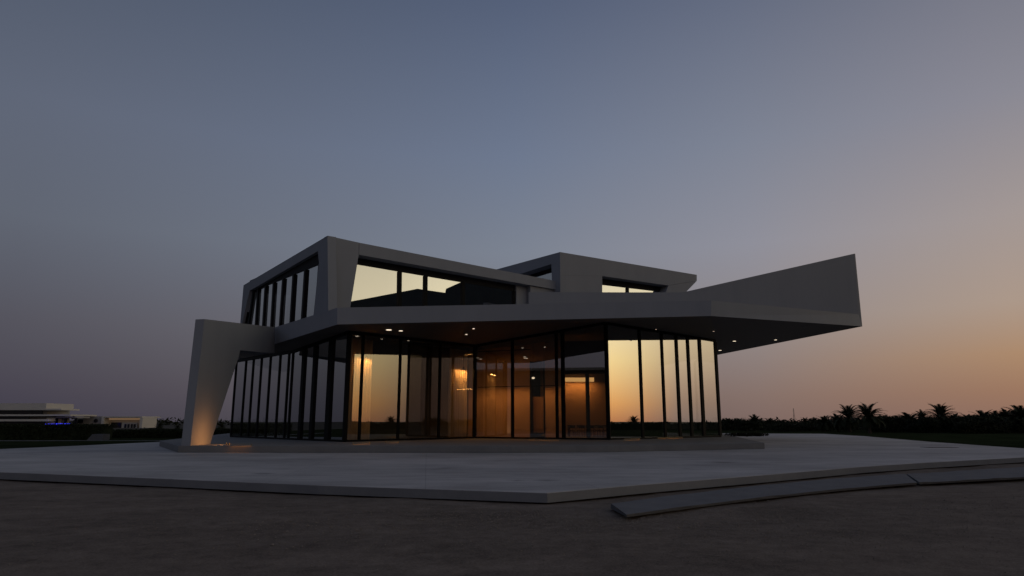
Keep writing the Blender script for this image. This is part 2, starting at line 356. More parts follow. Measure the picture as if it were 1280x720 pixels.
# loose gravel
bm = bmesh.new()
for i in range(9000):
    if i < 6500:
        x = random.gauss(2, 4.2); y = random.gauss(12.9, 1.5)
    elif i < 7600:
        x = random.uniform(-20, 22); y = random.uniform(5, 21)
    else:
        x = random.gauss(9, 4.0); y = random.gauss(14.5+.3*(x-7), .8)
    # keep in front of the slab
    yf = 14.9+ (0-x)*.31 if x < .9 else 14.6+(x-.9)*.62
    if y > yf-.15 or y < 3: continue
    r = random.choice((.010,.012,.013,.016,.026 if i%14==0 else .014))
    m4 = Matrix.Translation((x, y, .012+r*.2)) @ Matrix.Rotation(random.random()*6, 4, 'Z') @ Matrix.Diagonal((r*random.uniform(.8,1.6), r, r*.7, 1))
    vv = [bm.verts.new(m4 @ (Vector(k)*random.uniform(.75,1.15))) for k in ((1,0,-.3),(.2,.9,-.3),(-.9,.4,-.3),(-.7,-.7,-.3),(.5,-.9,-.3),(.15,.1,.9),(-.3,-.1,.7))]
    for q in ((0,1,5),(1,2,5),(2,6,5),(2,3,6),(3,4,6),(4,5,6),(4,0,5)): bm.faces.new([vv[k] for k in q])
g = link('gravel', bm, 'stone'); g['kind'] = 'stuff'; g['label'] = 'small pale stones scattered on the sand in front of the terrace'; g['category'] = 'gravel'

# drain cover on the terrace
bm = bmesh.new(); c = G(1174, 559.3, ZT)
prism(bm, [c+Vector((x,y,.004)) for x, y in ((-.9,-.45),(.9,-.45),(.9,.45),(-.9,.45))], Vector((0,0,.012)))
tag(link('drain_cover', bm, 'black'), 'dark metal drain cover set flat in the right part of the terrace', 'drain cover')

# ------------------------------------------------------------------ the pavilion
villa = thing('pavilion', 'angular white two storey glass pavilion with an upswept canopy wing on the paved terrace', 'building', (0, 46, ZT))
def part(name, bm, m, parent=None, label=None, smooth=False):
    o = link(name, bm, m, parent or villa, smooth)
    if label: o['label'] = label
    return o
# plinth
pl = [G(222,565.6,ZT), G(640,566.2,ZT), G(760,565.2,ZT), G(956,561.0,ZT)]
pr = Vector((pl[3].x+8, 75, ZT)); plb = [pr, Vector((-30, 75, ZT)), G(199,557.5,ZT)]
for v in pl+plb: v.z = ZT+.002
bm = bmesh.new(); prism(bm, pl+plb, Vector((0,0,ZP-ZT-.002)))
pm = part('plinth', bm, 'plinth'); bv = pm.modifiers.new('b','BEVEL'); bv.width = .02; bv.segments = 2

# key points
F0, F1, F2, F3 = P(344,430,46.6), P(421.6,405.6,38), P(889,395,39.5), P(1078,408,59)
F0t, F1t, F2t, F3t = P(344,409,46.6), P(421.6,384.6,38), P(889,375.5,39.5), P(1073,392.8,58.8)
G1 = P(900,443,72); G2 = P(828,457,82)
def basept(px, Y):
    # point on plinth level at distance Y under image column px
    d = ray(px, 550); 
    p = Vector((0,0,H)) + d*(Y/d.y); p.z = ZP
    # correct the column for the lower elevation
    for _ in range(5):
        q = Vector((p.x, Y, ZP)); v = q-Vector((0,0,H)); fw = v.y*cp+v.z*sp; u = 640+F*v.x/fw
        p.x += (px-u)*fw/F
    return Vector((p.x, Y, ZP))
def colpt(b, py):       # the point above b seen at image row py
    lo, hi = -5, 40
    for _ in range(40):
        mid = (lo+hi)/2; v = Vector((b.x, b.y, mid-H)); fw = v.y*cp+v.z*sp; up = -v.y*sp+v.z*cp
        y = 360-F*up/fw
        if y > py: lo = mid
        else: hi = mid
    return Vector((b.x, b.y, lo))
Lb2 = basept(288.5, 54); Lb1 = basept(360, 46.5); Db = basept(430.5, 41.2); Cb = basept(593, 50.2); Ab = basept(761, 46); Rb = basept(900.5, 54.5)
Lt2 = colpt(Lb2, 440); Lt1 = colpt(Lb1, 438); Dt = colpt(Db, 413.5); Ct = colpt(Cb, 431); At = colpt(Ab, 402.5); Rt = colpt(Rb, 424.7)
Lt2.z = Lt1.z
print('Z', [round(v.z,2) for v in (F0,F1,F2,F3,G1,G2,Lt1,Dt,Ct,At,Rt)])
K = Vector((-3, 76, 8.2)); Lk = Vector((Lb2.x-4, 76, 7.2))
V = dict(F0=F0,F1=F1,F2=F2,F3=F3,G1=G1,G2=G2,L1=Lt1,L2=Lt2,D=Dt,C=Ct,A=At,R=Rt,K=K,LK=Lk)
TRI = [('F0','F1','D'),('F0','D','L1'),('F1','C','D'),('F1','A','C'),('F1','F2','A'),('F2','R','A'),('F2','F3','R'),('F3','G1','R'),('R','G1','G2'),
       ('L1','D','K'),('D','C','K'),('C','A','K'),('A','R','K'),('R','G2','K'),('L2','L1','K'),('L2','K','LK'),('F0','L1','L2')]
bm = bmesh.new(); bv_ = {k: bm.verts.new(v) for k, v in V.items()}
for t in TRI: bm.faces.new([bv_[k] for k in t])
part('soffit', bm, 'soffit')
# slab above: sides (fascia) and top, starting 3 mm above the soffit sheet
top = {k: v+Vector((0,0,1.0)) for k, v in V.items()}; top['F0']=F0t; top['F1']=F1t; top['F2']=F2t; top['F3']=F3t
top['G1'] = G1+Vector((0,0,.5)); top['G2'] = G2+Vector((0,0,.5))
bm = bmesh.new(); tv = {k: bm.verts.new(v) for k, v in top.items()}; lv = {k: bm.verts.new(V[k]+Vector((0,0,.004))) for k in V}
for t in TRI: bm.faces.new([tv[k] for k in t]); bm.faces.new([lv[k] for k in t][::-1])
loop = ['F0','F1','F2','F3','G1','G2','K','LK','L2']
for a, b in zip(loop, loop[1:]+loop[:1]): bm.faces.new((lv[a], lv[b], tv[b], tv[a]))
part('canopy_slab', bm, 'plaster')

# left leg and beam: one folded concrete portal
lp0 = basept(237.7, 35); lpA = F0.copy()
fl = [onplane(x, y, lp0, lpA) for x, y in ((237.7,559),(262.5,556),(296.8,450.8),(300.3,437.8),(343.2,441.5),(343.5,409),(255.5,398.8))]
fl[0].z = ZP-.002; fl[1].z = ZP-.002
ext = Vector((-.52,.12,0))
bm = bmesh.new(); prism(bm, fl, ext)
bmesh.ops.triangulate(bm, faces=[f for f in bm.faces if len(f.verts) > 4])
part('portal_leg', bm, 'plaster', label='slanted left leg and beam lit by a warm uplight at its foot')

# wing wall
wa, wb = P(661,380,45.5), P(1071,396,48.2)
fr = [P(661,365.2,52), P(853,365.5,54.5), P(1068,317,58.9), P(1072.5,394.5,59.0), P(853,383,54.5), P(661,384,52)]
bk = [v+Vector((0,.45,0)) for v in fr]; bk[2] = P(1069,317.2,59.5); bk[3] = P(1077.8,407.6,59.2)
bm = bmesh.new(); a = [bm.verts.new(v) for v in fr]; b = [bm.verts.new(v) for v in bk]
for q in ((0,1,4,5),(1,2,3,4)):
    bm.faces.new([a[i] for i in q]); bm.faces.new([b[i] for i in q][::-1])
for i in range(6): bm.faces.new((a[i], b[i], b[(i+1)%6], a[(i+1)%6]))
part('canopy_wing', bm, 'plaster', label='upswept triangular wall of the canopy wing')

# ---- glazing
def column_on(px, A, B):                # fraction along A->B of the image column px (at floor level)
    lo, hi = 0.0, 1.0
    def u(t):
        v = A.lerp(B, t)-Vector((0,0,H)); return 640+F*v.x/(v.y*cp+v.z*sp)
    s = 1 if u(1) > u(0) else -1
    for _ in range(40):
        m_ = (lo+hi)/2
        if s*(u(m_)-px) < 0: lo = m_
        else: hi = m_
    return (lo+hi)/2
def glazed(A, At_, B, Bt_, splits, wm=.16, dm=.22, g='glass', rail=.12, head=.18, ends=(True, True), label=None, widths=None):
    t = (B-A); t.z = 0; t.normalize(); n = nrm2(A, B)
    bm = bmesh.new()
    prism(bm, [A+n*.08, B+n*.08, B+n*.08+Vector((0,0,rail)), A+n*.08+Vector((0,0,rail))], -n*.16)
    sill_ = bm; bm = bmesh.new()
    prism(bm, [At_+n*.09-Vector((0,0,head)), Bt_+n*.09-Vector((0,0,head)), Bt_+n*.09-Vector((0,0,.003)), At_+n*.09-Vector((0,0,.003))], -n*.18)
    fr_ = part('window_wall', sill_, 'black', label=label); part('head_rail', bm, 'black', fr_)
    ts = ([0.0] if ends[0] else []) + [column_on(p, A, B) for p in splits] + ([1.0] if ends[1] else [])
    allt = [0.0]+[column_on(p, A, B) for p in splits]+[1.0]
    for i, s in enumerate(ts):
        w_ = wm if not widths else widths[i]
        b0 = A.lerp(B, s); b1 = At_.lerp(Bt_, s); bm = bmesh.new()
        bar(bm, b0+Vector((0,0,rail+.002)), b1-Vector((0,0,head+.002)), w_, dm, t)
        part('mullion', bm, 'black', fr_)
    for s0, s1 in zip(allt, allt[1:]):
        bm = bmesh.new(); e = .002
        q = [A.lerp(B, s0)+Vector((0,0,rail-.02)), A.lerp(B, s1)+Vector((0,0,rail-.02)), At_.lerp(Bt_, s1)-Vector((0,0,head-.02)), At_.lerp(Bt_, s0)-Vector((0,0,head-.02))]
        prism(bm, q, -n*.012); part('glass_pane', bm, g, fr_)
    return fr_
glazed(Lb2, Lt2, Lb1, Lt1, [300.8,310.2,320.4,331.7,344,355], .15, .14, g='glass_side', label='receding window wall seen under the left beam')
glazed(Lb1, Lt1, Db, Dt, [374.7,388.9,409], .3, .22, ends=(False,True), widths=[.36,.36,.5,.22], g='glass_side', label='dark window wall left of the outer glass corner')
glazed(Db, Dt, Cb, Ct, [448.6,497,548], .18, .12, ends=(False,True), widths=[.16,.16,.18,.34], label='window wall between the left outer corner and the inner corner')
glazed(Cb, Ct, Ab, At, [640.7,696.8,704.9], .2, .12, ends=(False,True), widths=[.22,.2,.26,.26], g='glass_room', label='window wall in front of the warm lit room')
glazed(Ab, At, Rb, Rt, [803.7,831.9,850.6,865.2,880.3], .24, .14, ends=(False,True), widths=[.22,.22,.28,.28,.34,.3], g='glass_gold', label='window wall mirroring the golden sunset sky')
# rear glazing on the right, seen through the end panes
Eb = basept(873, 76); Et = colpt(Eb, 452); Et.z = 8.3
glazed(Rb, Rt, Eb, Et, [], .2, .25, ends=(False,True), label='short return of the window wall at the right end')

# ---- interior
bm = bmesh.new()
prism(bm, [v+Vector((0,0,.003)) for v in (Lb2+Vector((.3,.3,0)), Lb1+Vector((.2,.4,0)), Db+Vector((-.05,.5,0)), Cb+Vector((0,.5,0)), Ab+Vector((-.1,.5,0)), Rb+Vector((-.5,.5,0)), Vector((17,74,ZP)), Vector((-18,74,ZP)))], Vector((0,0,.02)))
part('interior_floor', bm, 'floor_in')
nCA = nrm2(Cb, Ab)
def wallpx(name, x0, x1, A, B, off, ztop0, ztop1, m, th=.25, zb=ZP+.026, label=None, parent=None):
    a = onplane(x0, 545, A, B, off); b = onplane(x1, 545, A, B, off)
    n = nrm2(A, B); a.z = b.z = zb; a2 = a.copy(); a2.z = ztop0; b2 = b.copy(); b2.z = ztop1
    bm = bmesh.new(); prism(bm, [a, b, b2, a2], -n*th); return part(name, bm, m, parent, label)
# warm wall behind the front glass, with a tall framed door in it
wallpx('inner_wall', 560, 662.5, Cb, Ab, 3.2, 7.2, 7.55, 'inner_wall', label='warm lit interior wall')
wallpx('inner_wall', 681.5, 702, Cb, Ab, 3.2, 7.6, 7.8, 'inner_wall')
wallpx('door_lintel', 663, 681, Cb, Ab, 3.24, 7.6, 7.7, 'inner_wall', .2, zb=6.25)
dr = wallpx('door_frame', 662.6, 664.6, Cb, Ab, 3.15, 6.25, 6.25, 'black', .35)
wallpx('jamb', 679.8, 681.4, Cb, Ab, 3.15, 6.25, 6.25, 'black', .35, parent=dr)
wallpx('door_sill', 664.7, 679.7, Cb, Ab, 3.15, .95, .95, 'black', .35, parent=dr)
wallpx('door_leaf', 664.7, 679.7, Cb, Ab, 3.6, 3.6, 3.6, 'wood', .08, parent=dr)
# dining room behind the right part of that glass
a = Vector((3.6, 57.5, 0)); b = Vector((13.5, 54.0, 0))
def vwall(name, a, b, z0, z1, th, m, label=None):
    a = Vector(a); b = Vector(b); n = nrm2(a, b); bm = bmesh.new()
    prism(bm, [Vector((a.x,a.y,z0)), Vector((b.x,b.y,z0)), Vector((b.x,b.y,z1)), Vector((a.x,a.y,z1))], -n*th); return part(name, bm, m, label=label)
vwall('inner_wall', (2.5,60.2,0), (10.8,60.2,0), ZP+.026, 7.9, .25, 'inner_wall', label='back wall of the dining room')
vwall('ceiling_beam', (2.6,53.2,0), (9.4,51.6,0), 5.5, 7.9, .4, 'inner_dark')
vwall('portal_frame', (3.7,52.2,0), (7.5,50.9,0), 5.3, 5.48, .2, 'black')
for x, y in ((5.65,51.55),(7.5,50.9)): vwall('portal_post', (x-.13,y,0), (x+.13,y-.07,0), ZP+.026, 5.298, .2, 'black')
# dark partitions closing the views through
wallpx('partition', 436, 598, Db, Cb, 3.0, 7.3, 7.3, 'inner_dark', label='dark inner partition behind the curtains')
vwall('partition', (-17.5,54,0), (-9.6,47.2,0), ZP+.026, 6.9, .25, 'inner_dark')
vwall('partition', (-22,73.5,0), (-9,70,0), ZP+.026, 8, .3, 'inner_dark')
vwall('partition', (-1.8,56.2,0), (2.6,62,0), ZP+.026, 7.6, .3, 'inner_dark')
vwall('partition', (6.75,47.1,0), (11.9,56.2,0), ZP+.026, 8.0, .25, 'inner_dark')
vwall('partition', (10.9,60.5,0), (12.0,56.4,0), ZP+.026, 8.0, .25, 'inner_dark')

# ---- upper left volume
V0 = P(409.4,294.6,44); V1 = P(304.4,356.5,60); Vr = P(703,352.8,57)
V0g = Vector((V0.x,V0.y,0)); 
def opl(px,py,off=0): return onplane(px,py,V0,V1,off)
def opf(px,py,off=0): return onplane(px,py,V0,Vr,off)
nL = nrm2(V0,V1); nF = nrm2(V0,Vr); DEP = .42
bm = bmesh.new(); prism(bm, [V0, opl(397.2,313.8), opl(311.9,363.4), V1], -nL*DEP); part('roof_band', bm, 'plaster', label='roof band over the left upper window')
bm = bmesh.new(); prism(bm, [V1, opl(311.9,363.4), opl(301.0,412), opl(299.6,412)], -nL*DEP); part('corner_post', bm, 'plaster')
bm = bmesh.new(); prism(bm, [V0, opl(410.4,392), opl(391.2,400), opl(398.6,328), opl(397.2,313.8)], -nL*.6)
bmesh.ops.triangulate(bm, faces=[f for f in bm.faces if len(f.verts) > 4]); part('corner_post', bm, 'plaster', label='front corner post of the upper storey, bluish side')
bm = bmesh.new(); prism(bm, [V0, opf(448.6,303.2), opf(448.4,318.3), opf(436.9,390), opf(410.4,390)], -nF*.6)
bmesh.ops.triangulate(bm, faces=[f for f in bm.faces if len(f.verts) > 4]); part('corner_post', bm, 'plaster', label='wide tapering front post of the upper storey')
bm = bmesh.new(); prism(bm, [opf(449,303.3), Vr, opf(712,365), opf(448.9,318.4)], -nF*1.0); part('roof_band', bm, 'plaster', label='long roof band tapering to a point on the right')
# roof deck
bm = bmesh.new(); e = Vector((0,0,-.25)); zt = V0.z
prism(bm, [V0+e-nL*.3-nF*.3, Vr+e-nF*.3, Vector((Vr.x-6,Vr.y+14,Vr.z-.25)), V1+e-nL*.3], Vector((0,0,-.3))); part('roof_deck', bm, 'plaster')
# recess lids and glass of the left side
def upper_glass(pts_top, pts_bot, fpl, off, mull, mw, g, label):
    (x0,y0),(x1,y1) = pts_top; (u0,v0),(u1,v1) = pts_bot
    bm = bmesh.new(); n = nL if fpl is opl else nF
    a, b = fpl(x0,y0,off), fpl(x1,y1,off)
    prism(bm, [a, b, b+Vector((0,0,1.1)), a+Vector((0,0,1.1))], -n*.15)
    fr_ = part('window', bm, 'reveal', label=label)
    for (tx, bx) in mull:
        s = (tx-x0)/(x1-x0); ty = y0+(y1-y0)*s; sb = (bx-u0)/(u1-u0); by = v0+(v1-v0)*sb
        bm = bmesh.new(); bar(bm, fpl(tx,ty,off-.02), fpl(bx,by,off-.02), mw, .16, (b-a)*1.0); part('mullion', bm, 'black', fr_)
    edges = [((x0,y0),(u0,v0))]+[((tx, y0+(y1-y0)*(tx-x0)/(x1-x0)),(bx, v0+(v1-v0)*(bx-u0)/(u1-u0))) for tx, bx in mull if x0 < tx < x1 and u0 < bx < u1]+[((x1,y1),(u1,v1))]
    for (t0,b0),(t1,b1) in zip(edges, edges[1:]):
        if abs(t1[0]-t0[0]) < .6: continue
        bm = bmesh.new(); prism(bm, [fpl(*b0,off+.05), fpl(*b1,off+.05), fpl(*t1,off+.05), fpl(*t0,off+.05)], -n*.012); part('glass_pane', bm, g, fr_)
    return fr_
upper_glass([(311,366),(397.6,331)], [(301.8,418),(391.7,408)], opl, .3,
  [(313.5,305),(317.5,309.5),(323,319.6),(332.5,328.8),(342.8,339.2),(354.6,350.2),(367.6,363.4),(382.2,377.6)], .34, 'glass_up', 'left upper window of narrow tall panes')
upper_glass([(441,329.5),(661,367)], [(432,392),(661,392)], opf, .9,
  [(499.9,499.2),(532.2,531.6),(579,579),(643.2,643)], .26, 'glass_up', 'upper front window mirroring yellow sky')
bm = bmesh.new(); prism(bm, [opf(645.5,392,.7), opf(661,392,.7), opf(661,355,.7), opf(645.5,352,.7)], -nF*.3); part('side_pier', bm, 'plaster')
bm = bmesh.new(); prism(bm, [opf(663,390,.2), opf(712,390,.2), opf(712,362,.2), opf(663,354.5,.2)], -nF*.4); part('side_pier', bm, 'plaster')
# dark inner lining of the upper storey
def quadwall(name, pts, v, m): 
    bm = bmesh.new(); prism(bm, pts, v); return part(name, bm, m)
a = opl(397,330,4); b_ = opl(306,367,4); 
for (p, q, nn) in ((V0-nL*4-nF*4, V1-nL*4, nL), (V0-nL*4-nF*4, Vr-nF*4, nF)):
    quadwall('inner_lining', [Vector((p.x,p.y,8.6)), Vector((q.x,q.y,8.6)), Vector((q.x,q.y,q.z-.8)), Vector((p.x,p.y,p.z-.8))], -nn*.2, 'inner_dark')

# ---- upper right volume
U0 = P(700,315,56); U1 = P(871,343.5,65); U2 = P(613,338.8,64)
def opu(px,py,off=0): return onplane(px,py,U0,U1,off)
def opv(px,py,off=0): return onplane(px,py,U0,U2,off)
nU = nrm2(U0,U1); nV = nrm2(U0,U2)
quadwall('roof_band', [U0, opu(700.3,344), opu(753,345), opu(835.5,356.8), opu(871,351), U1], -nU*1.0, 'plaster')['label'] = 'roof band of the right upper box'
bm = bmesh.new(); prism(bm, [opu(700.3,344.1), opu(700.5,392), opu(752.8,392), opu(752.8,345.1)], -nU*1.0); part('corner_post', bm, 'plaster')
bm = bmesh.new(); prism(bm, [opu(835.5,357), opu(830,372), opu(830,385), opu(838,385), opu(871,351.2)], -nU*1.0)
bmesh.ops.triangulate(bm, faces=[f for f in bm.faces if len(f.verts) > 4]); part('corner_post', bm, 'plaster', label='slanted right end of the upper box')
def simple_window(fpl, n, top, bot, off, mull, label, lid=.9):
    (x0,y0),(x1,y1) = top; (u0,v0),(u1,v1) = bot; a, b = fpl(x0,y0,off), fpl(x1,y1,off)
    bm = bmesh.new(); prism(bm, [a, b, b+Vector((0,0,lid)), a+Vector((0,0,lid))], -n*.12); fr_ = part('window', bm, 'reveal', label=label)
    xs = [x0]+mull+[x1]
    for mx_ in mull:
        s = (mx_-x0)/(x1-x0); bm = bmesh.new(); bar(bm, fpl(mx_, y0+(y1-y0)*s, off-.02), fpl(mx_, v0+(v1-v0)*s, off-.02), .22, .16, b-a); part('mullion', bm, 'black', fr_)
    for p, q in zip(xs, xs[1:]):
        s, t = (p-x0)/(x1-x0), (q-x0)/(x1-x0); bm = bmesh.new()
        prism(bm, [fpl(p, v0+(v1-v0)*s, off+.04), fpl(q, v0+(v1-v0)*t, off+.04), fpl(q, y0+(y1-y0)*t, off+.04), fpl(p, y0+(y1-y0)*s, off+.04)], -n*.012); part('glass_pane', bm, 'glass_up', fr_)
simple_window(opu, nU, [(748,355.5),(836,366)], [(748,385),(836,385)], .9, [784.5], 'narrow window under the right upper roof, lower edge behind the wing wall')
# left side of that box
quadwall('roof_band', [U0, opv(700.2,331.5), opv(689,330), opv(625,350.5), opv(613,350), U2], -nV*1.2, 'plaster')
bm = bmesh.new(); prism(bm, [opv(700.3,331.6), opv(700.5,366), opv(690.3,366), opv(689.2,330.2)], -nV*1.2); part('corner_post', bm, 'plaster')
simple_window(opv, nV, [(640,353),(692,340)], [(640,372),(692,366)], 1.0, [], 'small side window of the right upper box')
bm = bmesh.new(); prism(bm, [U0+Vector((0,1.2,-.3)), U1+Vector((-.5,1,-.3)), Vector((8,78,U0.z-.3)), U2+Vector((1,.5,-.3))], Vector((0,0,-.3))); part('roof_deck', bm, 'plaster')
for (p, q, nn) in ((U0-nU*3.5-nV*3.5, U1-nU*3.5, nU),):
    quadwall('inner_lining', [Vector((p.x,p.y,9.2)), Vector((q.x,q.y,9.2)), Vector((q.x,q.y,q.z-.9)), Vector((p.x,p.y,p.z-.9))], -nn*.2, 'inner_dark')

# ------------------------------------------------------------------ downlights in the soffit
def on_soffit(px, py):
    d = ray(px, py); o = Vector((0,0,H)); best = None
    for t in TRI:
        r = intersect_ray_tri(V[t[0]], V[t[1]], V[t[2]], d, o, True) or None
        if r and (best is None or (r-o).length < (best-o).length): best = r
    return best
DL = [(486,411.8,.17,'lens','brighter of the two round downlights above the left glass corner'),
      (501,413,.12,'lens','dimmer of the two round downlights above the left glass corner'),
      (583,417.5,.07,'lens','small downlight nearer the glass above the inner corner'),
      (592,410.3,.07,'lens','small downlight nearer the fascia above the inner corner'),
      (755.5,405.2,.11,'lens','small downlight directly above the middle glass corner'),
      (820,411.3,.05,'lens_dim','faint downlight above the golden mirrored panes'),
      (892,413.7,.06,'lens_dim','faint downlight in the canopy right of the glass'),
      (918,426,.13,'lens','middle of the three bright downlights under the right wing'),
      (900,437.6,.14,'lens','bright downlight closest to the end of the glass wall under the right wing'),
      (969.5,424.5,.11,'lens','rightmost bright downlight under the canopy wing')]
for px, py, r, m, lab in DL:
    c = on_soffit(px, py)
    if c is None: print('MISS', px, py); continue
    t = thing('downlight', lab, 'downlight', c, 'recessed downlights in the canopy soffit')
    bm = bmesh.new(); bmesh.ops.create_cone(bm, segments=20, radius1=r+.03, radius2=r+.02, depth=.03, cap_ends=True, matrix=Matrix.Translation(c+Vector((0,0,-.01))))
    link('trim', bm, 'brass', t)
    bm = bmesh.new(); bmesh.ops.create_cone(bm, segments=20, radius1=r, radius2=r, depth=.02, cap_ends=True, matrix=Matrix.Translation(c+Vector((0,0,-.03))))
    link('lens', bm, m, t)

# ------------------------------------------------------------------ ground lights (lamps the photo shows lit)
def lamp(kind, loc, energy, col, parent=None, **k):
    l = bpy.data.lights.new('lamp', kind); l.energy = energy; l.color = col
    for a_, b_ in k.items(): setattr(l, a_, b_)
    o = bpy.data.objects.new('lamp', l); COL.objects.link(o); o.location = loc
    if parent: o.parent = parent; o.matrix_parent_inverse = Matrix.Translation(-Vector(parent.location))
    return o
def aim(o, d): o.rotation_euler = Vector(d).to_track_quat('-Z', 'Y').to_euler()
WARM = (1, .36, .07)
def ground_light(c, lab, length, ang, e_):
    t = thing('ground_light', lab, 'ground light', c, 'warm lights at the foot of the glass walls')
    for k_ in (-1,1):
        bm = bmesh.new(); box(bm, c+Vector((k_*(length/2-.04)-.02,-.02,0)), c+Vector((k_*(length/2-.04)+.02,.02,.07)), ang, c); link('foot', bm, 'brass', t)
    bm = bmesh.new(); box(bm, c+Vector((-length/2,-.05,.072)), c+Vector((length/2,.05,.09)), ang, c); link('hood', bm, 'brass', t)
    if e_:
        o = lamp('AREA', c+Vector((0,0,.068)), e_*.14, WARM, t, shape='RECTANGLE', size=length*.9, size_y=.06); o.rotation_euler = (0,0,ang)
    return t
# foot of the leg
lc = Vector((fl[0].x+1.35, fl[0].y+1.3, ZP+.003))
t = ground_light(lc, 'small warm light on the plinth at the foot of the slanted left leg', .5, R(90), 5)
o = lamp('SPOT', lc+Vector((0,0,.14)), 85, (1,.40,.11), t, spot_size=R(150), spot_blend=1, shadow_soft_size=.08); aim(o, (-1,-.05,.15))
for px, py, lab, e_, an, ln in ((300,557.3,'low warm light on the plinth between the slanted leg and the side glass',5,5,1.2),
                   (452,555.2,'warm ground light at the foot of the left curtain behind the outer glass corner',12,50,1.2),
                   (490,553.6,'warm ground light at the foot of the glass right of the left curtain',6,50,1.0),
                   (680,550.6,'warm ground light at the foot of the glass in front of the tall inner doorway',12,-25,2.2),
                   (703,549.2,'small brass ground light at the step in the glass left of the dining room',3,-25,.35),
                   (790,550.2,'left of the two warm ground lights below the golden mirrored panes',10,43,1.6),
                   (838,548.2,'right of the two warm ground lights below the golden mirrored panes',22,43,3.0)):
    c = G(px, py, ZP)+Vector((0,0,.003)); ground_light(c, lab, ln, R(an), e_)

# ------------------------------------------------------------------ interior light and furniture
def linear(c, length, rz, e_, lab, sz=.12, face=0):
    c = Vector(c); t = thing('ceiling_light', lab, 'ceiling light', c)
    bm = bmesh.new(); box(bm, c+Vector((-length/2,-sz/2,.0)), c+Vector((length/2,sz/2,.02)), rz, c)
    for k_ in (-1,1): box(bm, c+Vector((-length/2,k_*(sz/2+.012)-.01,-.03)), c+Vector((length/2,k_*(sz/2+.012)+.01,.02)), rz, c)
    link('housing', bm, 'black', t)
    bm = bmesh.new()
    if face: box(bm, c+Vector((-length/2,-sz/2-.04,-.06)), c+Vector((length/2,-sz/2-.024,-.06+face)), rz, c)
    else: box(bm, c+Vector((-length/2+.02,-sz/2+.02,-.012)), c+Vector((length/2-.02,sz/2-.02,-.003)), rz, c)
    link('diffuser', bm, 'warm_strip', t)
    o = lamp('AREA', c+Vector((0,0,-.03)), e_, (1,.46,.13), t, shape='RECTANGLE', size=length, size_y=sz); o.rotation_euler = (0,0,rz)
    return t
angCA = math.atan2(Ab.y-Cb.y, Ab.x-Cb.x)
mid = onplane(647, 545, Cb, Ab, 2.2); mid.z = 4.35
linear(mid, 6.6, angCA, 82, 'long linear light in front of the warm interior wall behind the inner corner')
linear((5.75, 59.6, 5.22), 2.75, 0, 72, 'bright linear light on the back wall of the dining room', face=.36)
hi = onplane(625, 545, Cb, Ab, 1.6); hi.z = 7.0
linear(hi, 5.0, angCA, 16, 'added dim linear fill light high under the ceiling behind the inner glass corner')  # added fill that lifts the upper part of the warm wall
# bright pendant in the doorway
c = onplane(666.5, 472.5, Cb, Ab, 3.0); t = thing('pendant_light', 'small bright pendant light hanging before the tall inner doorway', 'pendant light', c)
bm = bmesh.new(); bmesh.ops.create_uvsphere(bm, u_segments=16, v_segments=10, radius=.12, matrix=Matrix.Translation(c)@Matrix.Diagonal((1,1,.6,1))); link('bulb', bm, 'lens', t)
bm = bmesh.new(); tube(bm, [c+Vector((0,0,.07)), c+Vector((0,0,2.6))], [.012,.012], 6); link('cord', bm, 'black', t)
# curtains
def curtain(a, b, z0, z1, lab, folds=8, amp=.15):
    a = Vector(a); b = Vector(b); n = nrm2(a, b); bm = bmesh.new(); k = folds*10; rows = []
    for j in range(13):
        z = z0+(z1-z0)*j/12; row = []
        for i in range(k+1):
            s = i/k; p = a.lerp(b, s); w_ = amp*(1+.35*mnoise.noise(Vector((s*5, j*.15, a.x))))
            q = p + n*(w_*math.sin(s*folds*2*math.pi+.5*mnoise.noise(Vector((s*3, j*.12, 2)))))
            row.append(bm.verts.new((q.x, q.y, z)))
        rows.append(row)
    for r, s in zip(rows, rows[1:]):
        for i in range(k): bm.faces.new((r[i], r[i+1], s[i+1], s[i]))
    o = link('curtain', bm, 'curtain', smooth=True); so_ = o.modifiers.new('s','SOLIDIFY'); so_.thickness = .012
    tag(o, lab, 'curtain', 'linen curtains inside the glass walls'); return o
nDC = nrm2(Db, Cb)
ca = onplane(432.5,548,Db,Cb,.9); cb_ = onplane(461.5,548,Db,Cb,1.3)
curtain((ca.x,ca.y,0), (cb_.x,cb_.y,0), ZP+.03, 6.95, 'linen curtain lit from above behind the left outer glass corner')
cc = onplane(560,547,Db,Cb,1.0); cd_ = onplane(583,547,Db,Cb,1.1)
curtain((cc.x,cc.y,0), (cd_.x,cd_.y,0), ZP+.03, 7.0, 'glowing linen curtain left of the inner glass corner')
for (p, q, zz, e_, lab) in ((ca, cb_, 5.75, 46, 'small spotlight above the left curtain'), (cc, cd_, 5.55, 50, 'small spotlight above the curtain by the inner corner')):
    n = nDC; c = Vector(((p.x*.45+q.x*.55), (p.y*.45+q.y*.55), 0)) + n*.42; c.z = zz
    t = thing('spotlight', lab, 'spotlight', c, 'spotlights washing the curtains')
    bm = bmesh.new(); bmesh.ops.create_cone(bm, segments=14, radius1=.09, radius2=.05, depth=.16, cap_ends=True, matrix=Matrix.Translation(c+Vector((0,0,.09)))); link('housing', bm, 'black', t)
    bm = bmesh.new(); tube(bm, [c+Vector((0,0,.17)), c+Vector((0,0,1.2))], [.01,.01], 6); link('stem', bm, 'black', t)
    o = lamp('AREA', c, e_, (1,.50,.15), t, shape='RECTANGLE', size=(q-p).length*.62, size_y=.1); o.rotation_euler = (0,0,math.atan2(q.y-p.y, q.x-p.x))
